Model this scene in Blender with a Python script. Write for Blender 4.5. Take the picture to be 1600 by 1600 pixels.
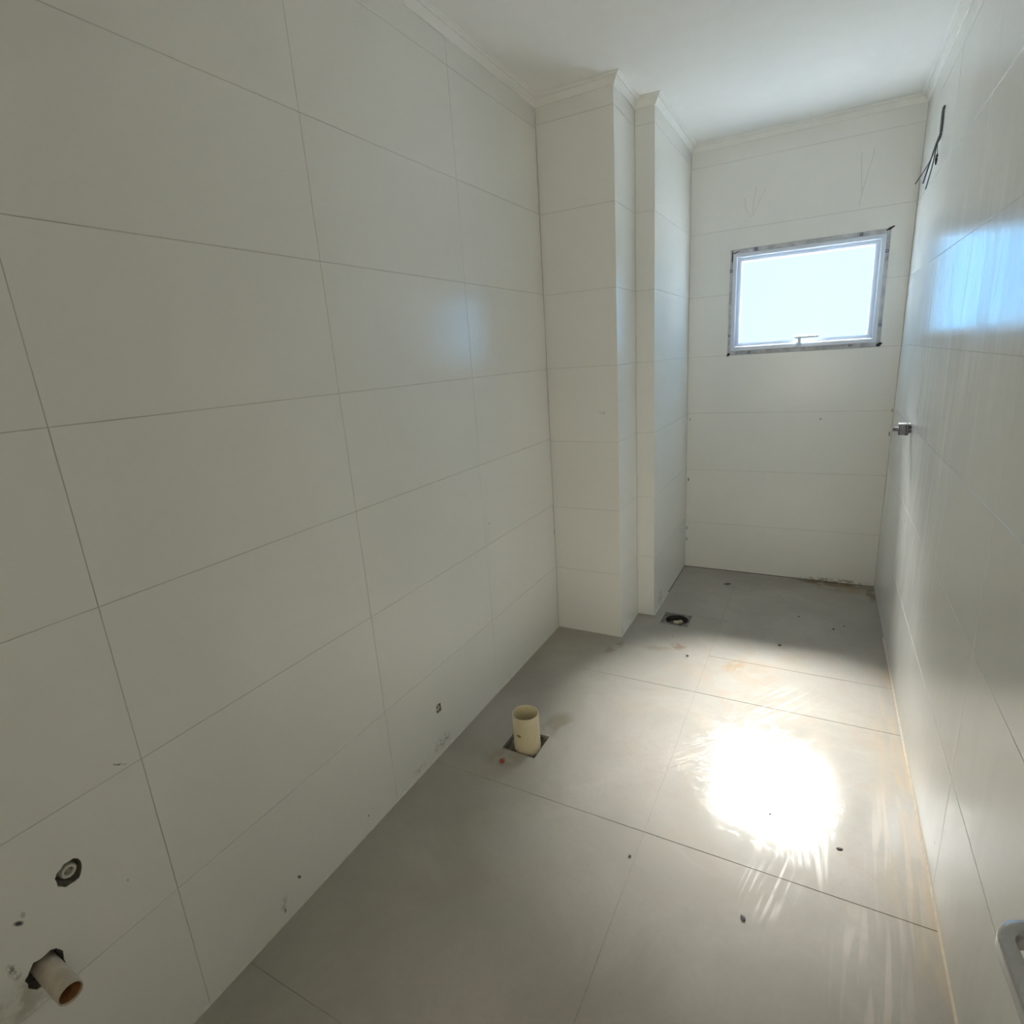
import bpy, bmesh, math, random
from mathutils import Vector, Matrix
from mathutils.geometry import tessellate_polygon

for o in list(bpy.data.objects):
    bpy.data.objects.remove(o)
random.seed(7)
SC = bpy.context.scene
COL = SC.collection

# ------------------------------------------------------------------ camera
FPX = 878.54
cam_d = bpy.data.cameras.new('camera')
cam = bpy.data.objects.new('camera', cam_d)
COL.objects.link(cam)
fw = Vector((-0.46941, 0.842545, -0.264143))
r2 = Vector((0.880241, 0.470072, -0.064881))
u2 = Vector((-0.069501, 0.262966, 0.962299))
m = Matrix((r2, u2, -fw)).transposed().to_4x4()
m.translation = Vector((1.2181, 0.0, 1.4817))
cam.matrix_world = m
cam_d.sensor_width = 36.0
cam_d.sensor_fit = 'HORIZONTAL'
cam_d.lens = FPX / 1600 * 36
cam_d.clip_start = 0.02
SC.camera = cam

# ------------------------------------------------------------------ sky, sun, exposure
SC.view_settings.view_transform = 'Standard'
SC.view_settings.look = 'None'
SC.view_settings.gamma = 1.0
SC.view_settings.use_curve_mapping = False
SC.view_settings.exposure = 1.16
SC.cycles.max_bounces = 12
SC.cycles.diffuse_bounces = 9
SC.cycles.glossy_bounces = 4

world = bpy.data.worlds.new('daylight')
SC.world = world
world.use_nodes = True
wn = world.node_tree
wn.nodes.clear()
wo = wn.nodes.new('ShaderNodeOutputWorld')
wb = wn.nodes.new('ShaderNodeBackground')
tc = wn.nodes.new('ShaderNodeTexCoord')
sp = wn.nodes.new('ShaderNodeSeparateXYZ')
rmp = wn.nodes.new('ShaderNodeValToRGB')
wn.links.new(tc.outputs['Generated'], sp.inputs[0])
wn.links.new(sp.outputs['Z'], rmp.inputs[0])
rmp.color_ramp.elements[0].position = 0.0
rmp.color_ramp.elements[0].color = (0.22, 0.48, 1.0, 1)
rmp.color_ramp.elements[1].position = 0.5
rmp.color_ramp.elements[1].color = (0.40, 0.74, 1.0, 1)
wn.links.new(rmp.outputs[0], wb.inputs['Color'])
wb.inputs['Strength'].default_value = .8
wn.links.new(wb.outputs[0], wo.inputs[0])

# the sun behind the obscured pane: the patterned glass widens it to a broad soft disc
sun_d = bpy.data.lights.new('sun', 'SUN')
sun_d.energy = 160.0
sun_d.angle = math.radians(26)
sun_d.color = (1.0, 0.94, 0.87)
sun = bpy.data.objects.new('sun', sun_d)
COL.objects.link(sun)
sun.location = (1.0, 8.0, 8.0)
sun.rotation_euler = Vector((0.005, -1.0, -1.02)).to_track_quat('-Z', 'Y').to_euler()

# unseen light panel added in the hall behind the camera to fill the near end
hl_d = bpy.data.lights.new('hall_fill_light', 'AREA')
hl_d.shape = 'RECTANGLE'
hl_d.size = 0.8
hl_d.size_y = 1.4
hl_d.energy = 8.5
hl_d.color = (1.0, 0.94, 0.80)
hl = bpy.data.objects.new('hall_fill_light', hl_d)
COL.objects.link(hl)
hl.location = (1.05, -1.6, 1.3)
hl.rotation_euler = (math.radians(90), 0, 0)

# ------------------------------------------------------------------ measured room
W, D = 1.5806, 3.7884
X1, X2, Y1, Y2 = 0.3648, 0.4593, 2.6426, 2.9532
HC, HT = 2.55, 2.587          # bottom of the cornice, ceiling
Y0 = -0.30                    # door wall
FX = 0.8186                   # long floor joint
WX0, WX1, WZ0, WZ1 = 0.709, 1.4634, 1.4326, 1.9802   # window frame
GX0, GX1, GZ0, GZ1 = 0.7561, 1.4183, 1.4768, 1.9314  # clear pane
OX0, OX1, OZ0, OZ1 = 0.694, 1.481, 1.411, 2.004      # opening in the tiles
JG, JD = 0.0009, 0.0014       # half joint width, joint depth

# ------------------------------------------------------------------ node helpers
class NT:
    def __init__(self, name):
        self.m = bpy.data.materials.new(name)
        self.m.use_nodes = True
        self.t = self.m.node_tree
        self.t.nodes.clear()
        self.out = self.t.nodes.new('ShaderNodeOutputMaterial')
        self.pos_ = None
        self.cache = {}
    def n(self, kind, **kw):
        nd = self.t.nodes.new(kind)
        for k, v in kw.items():
            setattr(nd, k, v)
        return nd
    def put(self, sock, v):
        if v is None:
            return
        if hasattr(v, 'links'):
            self.t.links.new(v, sock)
        elif isinstance(v, (tuple, list)) and len(v) == 3 and sock.type == 'RGBA':
            sock.default_value = (*v, 1)
        else:
            sock.default_value = v
    def pos(self):
        if self.pos_ is None:
            self.pos_ = self.n('ShaderNodeNewGeometry').outputs['Position']
        return self.pos_
    def mapping(self, loc=(0, 0, 0), rot=(0, 0, 0), scale=(1, 1, 1), kind='TEXTURE', vec=None):
        nd = self.n('ShaderNodeMapping', vector_type=kind)
        self.put(nd.inputs['Vector'], vec or self.pos())
        nd.inputs['Location'].default_value = loc
        nd.inputs['Rotation'].default_value = rot
        nd.inputs['Scale'].default_value = scale
        return nd.outputs[0]
    def noise(self, scale, detail=4, rough=0.55, vec=None, dist=0.0):
        key = (scale, detail, rough, dist)
        if vec is None and key in self.cache:
            return self.cache[key]
        nd = self.n('ShaderNodeTexNoise')
        self.put(nd.inputs['Vector'], vec or self.pos())
        nd.inputs['Scale'].default_value = scale
        nd.inputs['Detail'].default_value = detail
        nd.inputs['Roughness'].default_value = rough
        nd.inputs['Distortion'].default_value = dist
        if vec is None:
            self.cache[key] = nd.outputs['Fac']
        return nd.outputs['Fac']
    def mr(self, v, a, b, c=0.0, d=1.0, smooth=True):
        nd = self.n('ShaderNodeMapRange', interpolation_type='SMOOTHSTEP' if smooth else 'LINEAR')
        self.put(nd.inputs['Value'], v)
        for i, x in zip(('From Min', 'From Max', 'To Min', 'To Max'), (a, b, c, d)):
            nd.inputs[i].default_value = x
        return nd.outputs[0]
    def math(self, op, a, b=None, clamp=False):
        nd = self.n('ShaderNodeMath', operation=op, use_clamp=clamp)
        self.put(nd.inputs[0], a)
        self.put(nd.inputs[1], b)
        return nd.outputs[0]
    def mul(self, a, b):
        return self.math('MULTIPLY', a, b)
    def mix(self, f, a, b):
        nd = self.n('ShaderNodeMix', data_type='RGBA')
        self.put(nd.inputs['Factor'], f)
        self.put(nd.inputs['A' if False else 6], a)
        self.put(nd.inputs[7], b)
        return nd.outputs[2]
    def ell(self, c, r, rot=(0, 0, 0), core=0.5):
        v = self.mapping(c, rot, r)
        nd = self.n('ShaderNodeVectorMath', operation='LENGTH')
        self.put(nd.inputs[0], v)
        return self.mr(nd.outputs['Value'], core, 1.0, 1.0, 0.0)
    def wave(self, vec, scale, dist, ds=1.0, direction='X', detail=2):
        nd = self.n('ShaderNodeTexWave', wave_type='BANDS', bands_direction=direction)
        self.put(nd.inputs['Vector'], vec)
        nd.inputs['Scale'].default_value = scale
        nd.inputs['Distortion'].default_value = dist
        nd.inputs['Detail'].default_value = detail
        nd.inputs['Detail Scale'].default_value = ds
        return nd.outputs['Fac']
    def bsdf(self, color, rough=0.5, metal=0.0, spec=0.5, bump=None, bstr=0.1, bdist=0.001):
        b = self.n('ShaderNodeBsdfPrincipled')
        self.put(b.inputs['Base Color'], color)
        self.put(b.inputs['Roughness'], rough)
        self.put(b.inputs['Metallic'], metal)
        self.put(b.inputs['Specular IOR Level'], spec)
        if bump is not None:
            bp = self.n('ShaderNodeBump')
            bp.inputs['Strength'].default_value = bstr
            bp.inputs['Distance'].default_value = bdist
            self.put(bp.inputs['Height'], bump)
            self.put(b.inputs['Normal'], bp.outputs[0])
        self.t.links.new(b.outputs[0], self.out.inputs[0])
        return self.m

def plain(name, c1, c2, rough=0.6, scale=30.0, metal=0.0, bstr=0.15, bdist=0.001, spec=0.5):
    q = NT(name)
    f = q.noise(scale, 5)
    return q.bsdf(q.mix(q.mr(f, 0.3, 0.7), c1, c2), rough, metal, spec, f, bstr, bdist)

# ------------------------------------------------------------------ tile materials
TILE = (0.83, 0.825, 0.785)
TILE2 = (0.81, 0.805, 0.765)

def wall_tile_mat(name, stains=(), haze=(), streak_axis=None, smear=0.5):
    q = NT(name)
    base = q.mix(q.mr(q.noise(1.6, 3), 0.3, 0.7), TILE, TILE2)
    fine = q.noise(60, 3)
    base = q.mix(q.mul(fine, 0.06), base, (0.5, 0.5, 0.46))
    sm = q.noise(2.5, 3, 0.5, None, 0.5)
    relief = q.mul(q.noise(4, 2), .5)
    rough = q.mr(sm, 0.25, 0.75, 0.175, 0.175 + 0.05 * smear)
    for c, r, rot, amt, st in haze:
        # dried grout wiped over the face: paler and duller, drawn out along the wiping strokes
        v = q.mapping((0, 0, 0), rot, st, 'POINT')
        f = q.mul(q.ell(c, r, core=0.2), q.mul(q.mr(q.noise(7.0, 6, 0.62, v, 0.8), 0.42, 0.66), amt))
        base = q.mix(f, base, (0.86, 0.85, 0.81))
        relief = q.math('ADD', relief, q.mul(f, .5))
        rough = q.math('ADD', rough, q.mul(f, 0.10))
    for c, r, rot, col, amt, nz in stains:
        f = q.ell(c, r, rot, 0.3)
        if nz:
            f = q.mul(f, q.mr(q.noise(min((14, 45, 110), key=lambda k: abs(k - nz)), 4, 0.65), 0.42, 0.6))
        base = q.mix(q.mul(f, amt), base, col)
    rough = q.math('MINIMUM', rough, .268)
    return q.bsdf(base, rough, 0, 0.27, relief, 0.14, 0.002)

BLK = (0.05, 0.05, 0.06)
GRN = (0.28, 0.27, 0.20)
BIG = 5.0
left_stains = [
    ((0, .243, .549), (BIG, .006, .012), (.7, 0, 0), BLK, .95, 0),
    ((0, .252, .559), (BIG, .005, .009), (0, 0, 0), GRN, .5, 0),
    ((0, .215, .465), (BIG, .010, .028), (.2, 0, 0), (0.20, .20, .16), .9, 120),
    ((0, .20, .40), (BIG, .05, .06), (0, 0, 0), (.40, .39, .32), .6, 12),
    ((0, .24, .37), (BIG, .05, .03), (0, 0, 0), (.42, .41, .34), .4, 14),
    ((0, .458, .729), (BIG, .003, .019), (.95, 0, 0), BLK, .9, 90),
    ((0, .795, .0914), (BIG, .006, .012), (.5, 0, 0), BLK, .85, 0),
    ((0, .734, .036), (BIG, .005, .012), (0, 0, 0), GRN, .9, 0),
    ((0, .735, .06), (BIG, .02, .03), (0, 0, 0), GRN, .4, 60),
    ((0, 1.078, .057), (BIG, .005, .006), (0, 0, 0), BLK, .7, 0),
    ((0, 1.977, .802), (BIG, .004, .004), (0, 0, 0), BLK, .9, 0),
    ((0, 1.50, .045), (BIG, .07, .035), (0, 0, 0), (.33, .32, .29), .75, 45),
    ((0, 1.35, .03), (BIG, .05, .02), (0, 0, 0), (.4, .38, .33), .5, 45),
    ((0, .415, .472), (BIG, .003, .004), (0, 0, 0), GRN, .6, 0),
    ((0, 2.641, .564), (BIG, .006, .014), (0, 0, 0), BLK, .9, 0),
]
left_haze = [
    ((0, 1.90, 1.62), (BIG, .34, .30), (.2, 0, 0), .4, (1, 1.5, .5)),
    ((0, 1.0, .85), (BIG, .45, .25), (-.5, 0, 0), .35, (1, .5, 2.0)),
]
right_haze = [
    ((W, 2.3, 1.5), (BIG, 1.3, .6), (.1, 0, 0), .75, (1, 2.4, .3)),
    ((W, 2.6, .75), (BIG, .9, .8), (.25, 0, 0), .55, (1, 1.8, .25)),
    ((W, 1.3, .3), (BIG, .9, .6), (.15, 0, 0), .3, (1, 2.0, .3)),
]
right_stains = [((W, 1.62, .115), (BIG, .008, .006), (0, 0, 0), (.3, .3, .28), .6, 0)]
back_stains = [
    ((1.2282, D, 1.015), (.011, BIG, .016), (0, .5, 0), (.12, .12, .11), .85, 60),
    ((.475, D, .62), (.006, BIG, .018), (0, 0, 0), BLK, .8, 0),
    ((.48, D, 1.02), (.006, BIG, .012), (0, 0, 0), GRN, .7, 0),
    ((.47, D, .28), (.008, BIG, .02), (0, 0, 0), GRN, .7, 0),
    ((.47, D, .20), (.010, BIG, .02), (0, 0, 0), GRN, .6, 0),
    ((1.572, D, .93), (.006, BIG, .02), (0, 0, 0), BLK, .7, 0),
    ((1.574, D, 1.06), (.006, BIG, .014), (0, 0, 0), GRN, .7, 0),
    ((1.37, D, .01), (.25, BIG, .022), (0, 0, 0), (.24, .19, .13), .8, 50),
]
col_stains = [
    ((.285, Y1, 1.195), (.028, BIG, .010), (0, .1, 0), (.42, .42, .38), .7, 120),
    ((X2, 3.10, .05), (BIG, .06, .07), (0, 0, 0), (.36, .33, .29), .7, 60),
]
M_LEFT = wall_tile_mat('left_wall_tile', left_stains, left_haze)
M_RIGHT = wall_tile_mat('right_wall_tile', right_stains, right_haze, smear=0.8)
M_BACK = wall_tile_mat('back_wall_tile', back_stains)
M_COLT = wall_tile_mat('column_tile', col_stains)
M_GROUT = plain('wall_grout', (.60, .595, .555), (.52, .515, .475), .85, 6)
M_BEAD = plain('pale_sealant', (.70, .67, .60), (.62, .58, .50), .6, 40)
M_TAN = plain('tan_sealant', (.66, .57, .44), (.58, .49, .37), .7, 40)
M_FGROUT = plain('floor_grout', (.40, .36, .31), (.33, .30, .26), .85, 60)
M_PLASTER = plain('ceiling_plaster', (.90, .89, .86), (.885, .875, .845), .9, 14, bstr=.05)
M_TRIM = plain('painted_cornice', (.86, .85, .81), (.845, .835, .79), .7, 20, bstr=.05)
M_ALU = plain('blue_tinted_enamel', (.70, .75, .83), (.66, .71, .80), .28, 12, bstr=.02)  # white enamel, with the blue glow of the window tinted into its colour
M_MORTAR = plain('smeared_mortar', (.66, .66, .66), (.44, .45, .48), .9, 25, bstr=.8, bdist=.004)
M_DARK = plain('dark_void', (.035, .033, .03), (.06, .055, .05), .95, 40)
M_DIRT = plain('damp_concrete', (.13, .12, .10), (.21, .19, .16), .95, 60, bstr=.9, bdist=.004)
M_PVC = plain('cream_pvc', (.70, .62, .42), (.64, .56, .37), .38, 8, bstr=.03)
M_PVC_DIRTY = plain('chalky_pvc', (.62, .55, .46), (.50, .44, .35), .5, 40, bstr=.1)
M_ORANGE = plain('stained_pipe_inside', (.42, .22, .09), (.32, .15, .06), .45, 30)
M_STEEL = plain('dull_steel', (.13, .12, .10), (.27, .255, .225), .5, 40, metal=.3)
M_CHROME = plain('worn_chrome', (.20, .20, .21), (.13, .13, .14), .35, 30, metal=.7)
M_NICKEL = plain('satin_nickel', (.58, .575, .58), (.54, .54, .55), .33, 200, metal=1.0, bstr=.02)
M_BLACK = plain('black_insulation', (.02, .02, .025), (.03, .03, .035), .5, 60)
M_GREY = plain('grey_insulation', (.10, .11, .11), (.13, .14, .14), .5, 60)
M_BLUE = plain('blue_insulation', (.04, .07, .16), (.05, .09, .2), .5, 60)
M_GREEN = plain('green_insulation', (.04, .10, .07), (.05, .12, .08), .5, 60)
M_BRICK = plain('red_brick_chip', (.38, .06, .03), (.30, .05, .025), .8, 90, bstr=.5)
M_CRUMB = plain('mortar_crumb', (.14, .135, .125), (.09, .085, .08), .9, 90, bstr=.5)
M_LEAF = plain('painted_door', (.72, .71, .67), (.70, .69, .65), .45, 8, bstr=.02)
M_HALL = plain('hall_plaster', (.66, .65, .60), (.62, .61, .56), .9, 10)

def floor_mat():
    q = NT('floor_tile')
    p = q.pos()
    cloud = q.noise(2.6, 6, 0.62, None, 0.6)
    base = q.mix(q.mr(cloud, .3, .7), (.375, .347, .303), (.432, .402, .356))
    fine = q.noise(55, 5, .7)
    base = q.mix(q.mul(q.mr(fine, .4, .75), .25), base, (.35, .325, .283))
    rough = q.mr(q.noise(5, 4, .5, None, .3), .25, .75, .105, .14)
    hgt = q.mul(q.noise(140, 3), .3)
    # brownish mud film over the trodden part
    mud = q.mul(q.ell((1.1, 2.2, 0), (.75, 1.25, BIG), core=.3), q.mr(q.noise(6, 6, .65, None, 1.0), .45, .68))
    base = q.mix(q.mul(mud, .55), base, (.42, .335, .262))
    edge = q.mul(q.ell((W, 2.0, 0), (.16, 1.6, BIG), core=.15),
                 q.mr(q.noise(10, 5, .6, q.mapping((0, 0, 0), (0, 0, .08), (2.4, .35, 1), 'POINT'), .6), .38, .62))
    base = q.mix(q.mul(edge, .75), base, (.50, .395, .28))
    rough = q.math('ADD', rough, q.mul(q.math('ADD', mud, edge), .07))
    # squeegee and trowel strokes in the dried film: (centre, radii, turn, waves per metre)
    strokes = [((1.235, 1.57, 0), (.11, .085, BIG), .12, 17), ((1.18, 1.40, 0), (.10, .16, BIG), -.22, 15),
               ((1.30, 1.66, 0), (.04, .28, BIG), .05, 13), ((.95, 1.93, 0), (.10, .26, BIG), -.75, 16),
               ((1.13, 1.98, 0), (.06, .20, BIG), -.25, 14), ((1.15, 2.35, 0), (.20, .22, BIG), -.6, 10),
               ((1.50, 1.62, 0), (.10, .40, BIG), -.04, 10), ((1.42, 1.25, 0), (.12, .25, BIG), -.08, 9)]
    for c, r, a, ws in strokes:
        v = q.mapping(c, (0, 0, a), (1 / (ws * 5.0), 1 / 2.6, 1))
        w = q.mr(q.noise(1.0, 2, .5, v, .25), .5, .62)
        f = q.mul(q.ell(c, r, (0, 0, a), .35), w)
        f = q.mul(f, q.mr(q.noise(9, 3), .3, .55))
        base = q.mix(q.mul(f, .6), base, (.54, .48, .41))
        rough = q.math('ADD', rough, q.mul(f, .22))
        hgt = q.math('ADD', hgt, q.mul(f, .6))
    # trampled crumbs of film near the glare and the long joint
    for c, r, a in [((1.06, 2.03, 0), (.17, .18, BIG), .3), ((.80, 1.80, 0), (.10, .22, BIG), .1), ((1.05, 1.95, 0), (.3, .35, BIG), 0),
                    ((1.15, 1.80, 0), (.30, .36, BIG), 0)]:
        f = q.mul(q.ell(c, r, (0, 0, a), .2), q.mr(q.noise(32, 5, .7, None, 1.6), .52, .6))
        base = q.mix(q.mul(f, .4), base, (.48, .40, .32))
        rough = q.math('ADD', rough, q.mul(f, .2))
        hgt = q.math('ADD', hgt, q.mul(f, .6))
    # separate stains: centre, radii, turn, colour, amount, noise scale
    for c, r, a, colr, amt, nz in [
        ((.345, 1.83, 0), (.075, .12, BIG), -.15, (0.257, 0.226, 0.168), .75, 5),
        ((.365, 2.53, 0), (.035, .11, BIG), -.3, (0.265, 0.199, 0.144), .6, 14),
        ((.66, 2.655, 0), (.05, .055, BIG), .4, (0.281, 0.203, 0.140), .75, 22),
        ((.58, 2.60, 0), (.10, .04, BIG), .2, (0.312, 0.250, 0.187), .5, 22),
        ((.945, 2.56, 0), (.06, .09, BIG), -.4, (0.390, 0.289, 0.187), .8, 26),
        ((1.03, 2.52, 0), (.16, .18, BIG), .2, (0.406, 0.320, 0.242), .5, 14),
        ((1.36, 3.76, 0), (.26, .06, BIG), -.05, (0.195, 0.136, 0.078), .95, 9),
        ((1.40, 3.70, 0), (.20, .09, BIG), -.15, (0.328, 0.257, 0.179), .7, 10),
        ((1.56, 3.66, 0), (.04, .14, BIG), 0, (0.195, 0.148, 0.101), .7, 12),
        ((.24, 1.56, 0), (.10, .07, BIG), .1, (0.296, 0.265, 0.211), .5, 14),
        ((.50, .95, 0), (.28, .14, BIG), .3, (0.390, 0.374, 0.335), .35, 7),
        ((.45, 1.25, 0), (.24, .10, BIG), .6, (0.406, 0.390, 0.351), .3, 7)]:
        f = q.mul(q.ell(c, r, (0, 0, a), .35), q.mr(q.noise(min((6, 12, 24), key=lambda k: abs(k - nz)), 4, .6, None, .5), .38, .52))
        base = q.mix(q.mul(f, amt), base, colr)
        rough = q.math('ADD', rough, q.mul(f, .06))
    rough = q.math('MINIMUM', rough, .268)
    return q.bsdf(base, rough, 0, .14, hgt, .16, .0012)
M_FLOOR = floor_mat()

def pane_mat():
    # obscured glass: part of the daylight scatters in the glass and glows, part passes straight on
    q = NT('obscured_glass')
    tr = q.n('ShaderNodeBsdfTransparent')
    tr.inputs[0].default_value = (.93, .97, 1.0, 1)
    em = q.n('ShaderNodeEmission')
    em.inputs[0].default_value = (.17, .48, .82, 1)
    em.inputs[1].default_value = 2.4
    mx = q.n('ShaderNodeMixShader')
    mx.inputs[0].default_value = .62
    q.t.links.new(tr.outputs[0], mx.inputs[1])
    q.t.links.new(em.outputs[0], mx.inputs[2])
    gl = q.n('ShaderNodeBsdfGlossy')
    gl.inputs['Roughness'].default_value = .3
    mx2 = q.n('ShaderNodeMixShader')
    mx2.inputs[0].default_value = .04
    q.t.links.new(mx.outputs[0], mx2.inputs[1])
    q.t.links.new(gl.outputs[0], mx2.inputs[2])
    q.t.links.new(mx2.outputs[0], q.out.inputs[0])
    return q.m
M_PANE = pane_mat()

# ------------------------------------------------------------------ object helpers
def link(name, verts, faces, mat, parent=None, origin=None, smooth=False):
    me = bpy.data.meshes.new(name)
    o_ = Vector(origin) if origin is not None else sum((Vector(v) for v in verts), Vector()) / len(verts)
    me.from_pydata([Vector(v) - o_ for v in verts], [], faces)
    me.update()
    me.materials.append(mat)
    if smooth:
        for p in me.polygons:
            p.use_smooth = True
    ob = bpy.data.objects.new(name, me)
    COL.objects.link(ob)
    ob.location = o_
    if parent is not None:
        ob.parent = parent
        pw = Vector()
        q = parent
        while q is not None:
            pw += q.location
            q = q.parent
        ob.location = o_ - pw
    return ob

def from_bm(name, bm, mat, parent=None, origin=(0, 0, 0), smooth=False, fix=True):
    if fix:
        bmesh.ops.recalc_face_normals(bm, faces=bm.faces)
    bm.verts.index_update()
    v = [x.co.copy() for x in bm.verts]
    f = [[y.index for y in x.verts] for x in bm.faces]
    bm.free()
    return link(name, v, f, mat, parent, origin, smooth)

def empty(name, loc, parent=None):
    o = bpy.data.objects.new(name, None)
    COL.objects.link(o)
    o.location = loc
    o.empty_display_size = .05
    if parent:
        o.parent = parent
        o.location = Vector(loc) - parent.location
    return o

def tag(o, label=None, cat=None, group=None, kind=None):
    if label: o['label'] = label
    if cat: o['category'] = cat
    if group: o['group'] = group
    if kind: o['kind'] = kind
    return o

def shade(o, ang=40):
    for p in o.data.polygons:
        p.use_smooth = True
    o.data.set_sharp_from_angle(angle=math.radians(ang))
    return o

def bm_box(bm, lo, hi, bev=0.0):
    c = [(a + b) / 2 for a, b in zip(lo, hi)]
    s = [b - a for a, b in zip(lo, hi)]
    r = bmesh.ops.create_cube(bm, size=1.0, matrix=Matrix.Translation(c) @ Matrix.Diagonal((*s, 1)))
    if bev > 0:
        es = list({e for v in r['verts'] for e in v.link_edges})
        bmesh.ops.bevel(bm, geom=es, offset=bev, segments=1 if bev < .003 else 2, affect='EDGES', profile=.5)

def box(name, lo, hi, mat, parent=None, bev=0.0, origin=None):
    bm = bmesh.new()
    bm_box(bm, lo, hi, bev)
    c = origin if origin is not None else [(a + b) / 2 for a, b in zip(lo, hi)]
    return from_bm(name, bm, mat, parent, c)

class Frame:   # a plane with axes u, v and a normal n that points into the room
    def __init__(self, o, u, v, n):
        self.o, self.u, self.v, self.n = map(Vector, (o, u, v, n))
    def at(self, a, b, c=0.0):
        return self.o + self.u * a + self.v * b + self.n * c
F_LEFT = Frame((0, 0, 0), (0, 1, 0), (0, 0, 1), (1, 0, 0))
F_RIGHT = Frame((W, 0, 0), (0, 1, 0), (0, 0, 1), (-1, 0, 0))
F_BACK = Frame((0, D, 0), (1, 0, 0), (0, 0, 1), (0, -1, 0))
F_FLOOR = Frame((0, 0, 0), (1, 0, 0), (0, 1, 0), (0, 0, 1))
F_C1 = Frame((0, Y1, 0), (1, 0, 0), (0, 0, 1), (0, -1, 0))
F_C2 = Frame((X1, 0, 0), (0, 1, 0), (0, 0, 1), (1, 0, 0))
F_C3 = Frame((0, Y2, 0), (1, 0, 0), (0, 0, 1), (0, -1, 0))
F_C4 = Frame((X2, 0, 0), (0, 1, 0), (0, 0, 1), (1, 0, 0))

def area2(p):
    return sum(p[i][0] * p[(i + 1) % len(p)][1] - p[(i + 1) % len(p)][0] * p[i][1] for i in range(len(p)))

def inset(poly, d):
    if area2(poly) < 0:
        poly = poly[::-1]
    out = []
    n = len(poly)
    for i in range(n):
        a, b, c = (Vector(poly[i - 1]), Vector(poly[i]), Vector(poly[(i + 1) % n]))
        e1, e2 = (b - a).normalized(), (c - b).normalized()
        n1, n2 = Vector((-e1.y, e1.x)), Vector((-e2.y, e2.x))
        s = n1 + n2
        out.append(tuple(b + s * (d * 2 / max(s.length_squared, .2))))
    return out

def faced(fr, outer, holes, layers, faces_out):
    """front face with holes; layers = list of (inset, height) rings going down on the outside"""
    V, Fc = [], []
    def add(p, h):
        V.append(fr.at(p[0], p[1], h))
        return len(V) - 1
    return V, Fc, add

def plate(fr, outer, holes, h0, h1, chamfer=0.0, back=False, pit=None):
    if area2(outer) < 0:
        outer = outer[::-1]
    holes = [h if area2(h) < 0 else h[::-1] for h in holes]
    front = inset(outer, chamfer) if chamfer else outer
    V, Fc = [], []
    def ring(p, h):
        s = len(V)
        V.extend(fr.at(a, b, h) for a, b in p)
        return list(range(s, s + len(p)))
    rf = ring(front, h0)
    rh = [ring(h, h0) for h in holes]
    flat = rf + [i for r in rh for i in r]
    if not holes and len(front) == 4:
        tris = [tuple(range(4))]
    else:
        tris = tessellate_polygon([[Vector((a, b, 0)) for a, b in front]] + [[Vector((a, b, 0)) for a, b in h] for h in holes])
    for t in tris:
        t = [flat[i] for i in t]
        nrm = (V[t[1]] - V[t[0]]).cross(V[t[2]] - V[t[0]])
        Fc.append(t if nrm.dot(fr.n) > 0 else t[::-1])
    flip = fr.u.cross(fr.v).dot(fr.n) < 0
    def wall(a, b):
        for i in range(len(a)):
            j = (i + 1) % len(a)
            f = [a[i], b[i], b[j], a[j]]
            Fc.append(f[::-1] if flip else f)
    cur = rf
    if chamfer:
        nx = ring(outer, h0 - chamfer)
        wall(cur, nx)
        cur = nx
    lo = ring(outer, h1)
    wall(cur, lo)
    if back:
        Fc.append(lo if flip else lo[::-1])
    for h, r in zip(holes, rh):
        d = ring(h, pit if pit is not None else h1)
        wall(r, d)
        if pit is not None:
            Fc.append(d if flip else d[::-1])
    return V, Fc

def tile(fr, outer, mat, parent, holes=(), name='tile'):
    V, Fc = plate(fr, outer, list(holes), 0.0, -JD, .0005)
    # each tile sits a hair proud of or behind its neighbours, slightly out of plane
    c = sum(V, Vector()) / len(V)
    du, dv, dn = random.gauss(0, .0003), random.gauss(0, .0003), random.uniform(-.0003, .0001)
    V = [v + fr.n * (dn + (v - c).dot(fr.u) * du * .5 + (v - c).dot(fr.v) * dv * .5) for v in V]
    return link(name, V, Fc, mat, parent)

def rect(a0, a1, b0, b1, g=JG):
    return [(a0 + g, b0 + g), (a1 - g, b0 + g), (a1 - g, b1 - g), (a0 + g, b1 - g)]

def pt_in(p, r):
    return r[0] < p[0] < r[1] and r[2] < p[1] < r[3]

def grid(fr, us, vs, mat, parent, holes=(), skip=None):
    for i in range(len(us) - 1):
        for j in range(len(vs) - 1):
            r = (us[i], us[i + 1], vs[j], vs[j + 1])
            if skip and skip(r):
                continue
            hs = [h for h in holes if pt_in((sum(p[0] for p in h) / len(h), sum(p[1] for p in h) / len(h)), r)]
            tile(fr, rect(*r), mat, parent, hs)

def ragged(c, ru, rv, n=18, amp=.12, sq=0.0, seed=1):
    rnd = random.Random(seed)
    out = []
    for k in range(n):
        a = 2 * math.pi * k / n
        ca, sa = math.cos(a), math.sin(a)
        e = (abs(ca) ** (2 + sq * 4) + abs(sa) ** (2 + sq * 4)) ** (-1 / (2 + sq * 4))
        q = e * (1 + rnd.uniform(-amp, amp))
        out.append((c[0] + ru * ca * q, c[1] + rv * sa * q))
    return out

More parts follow.
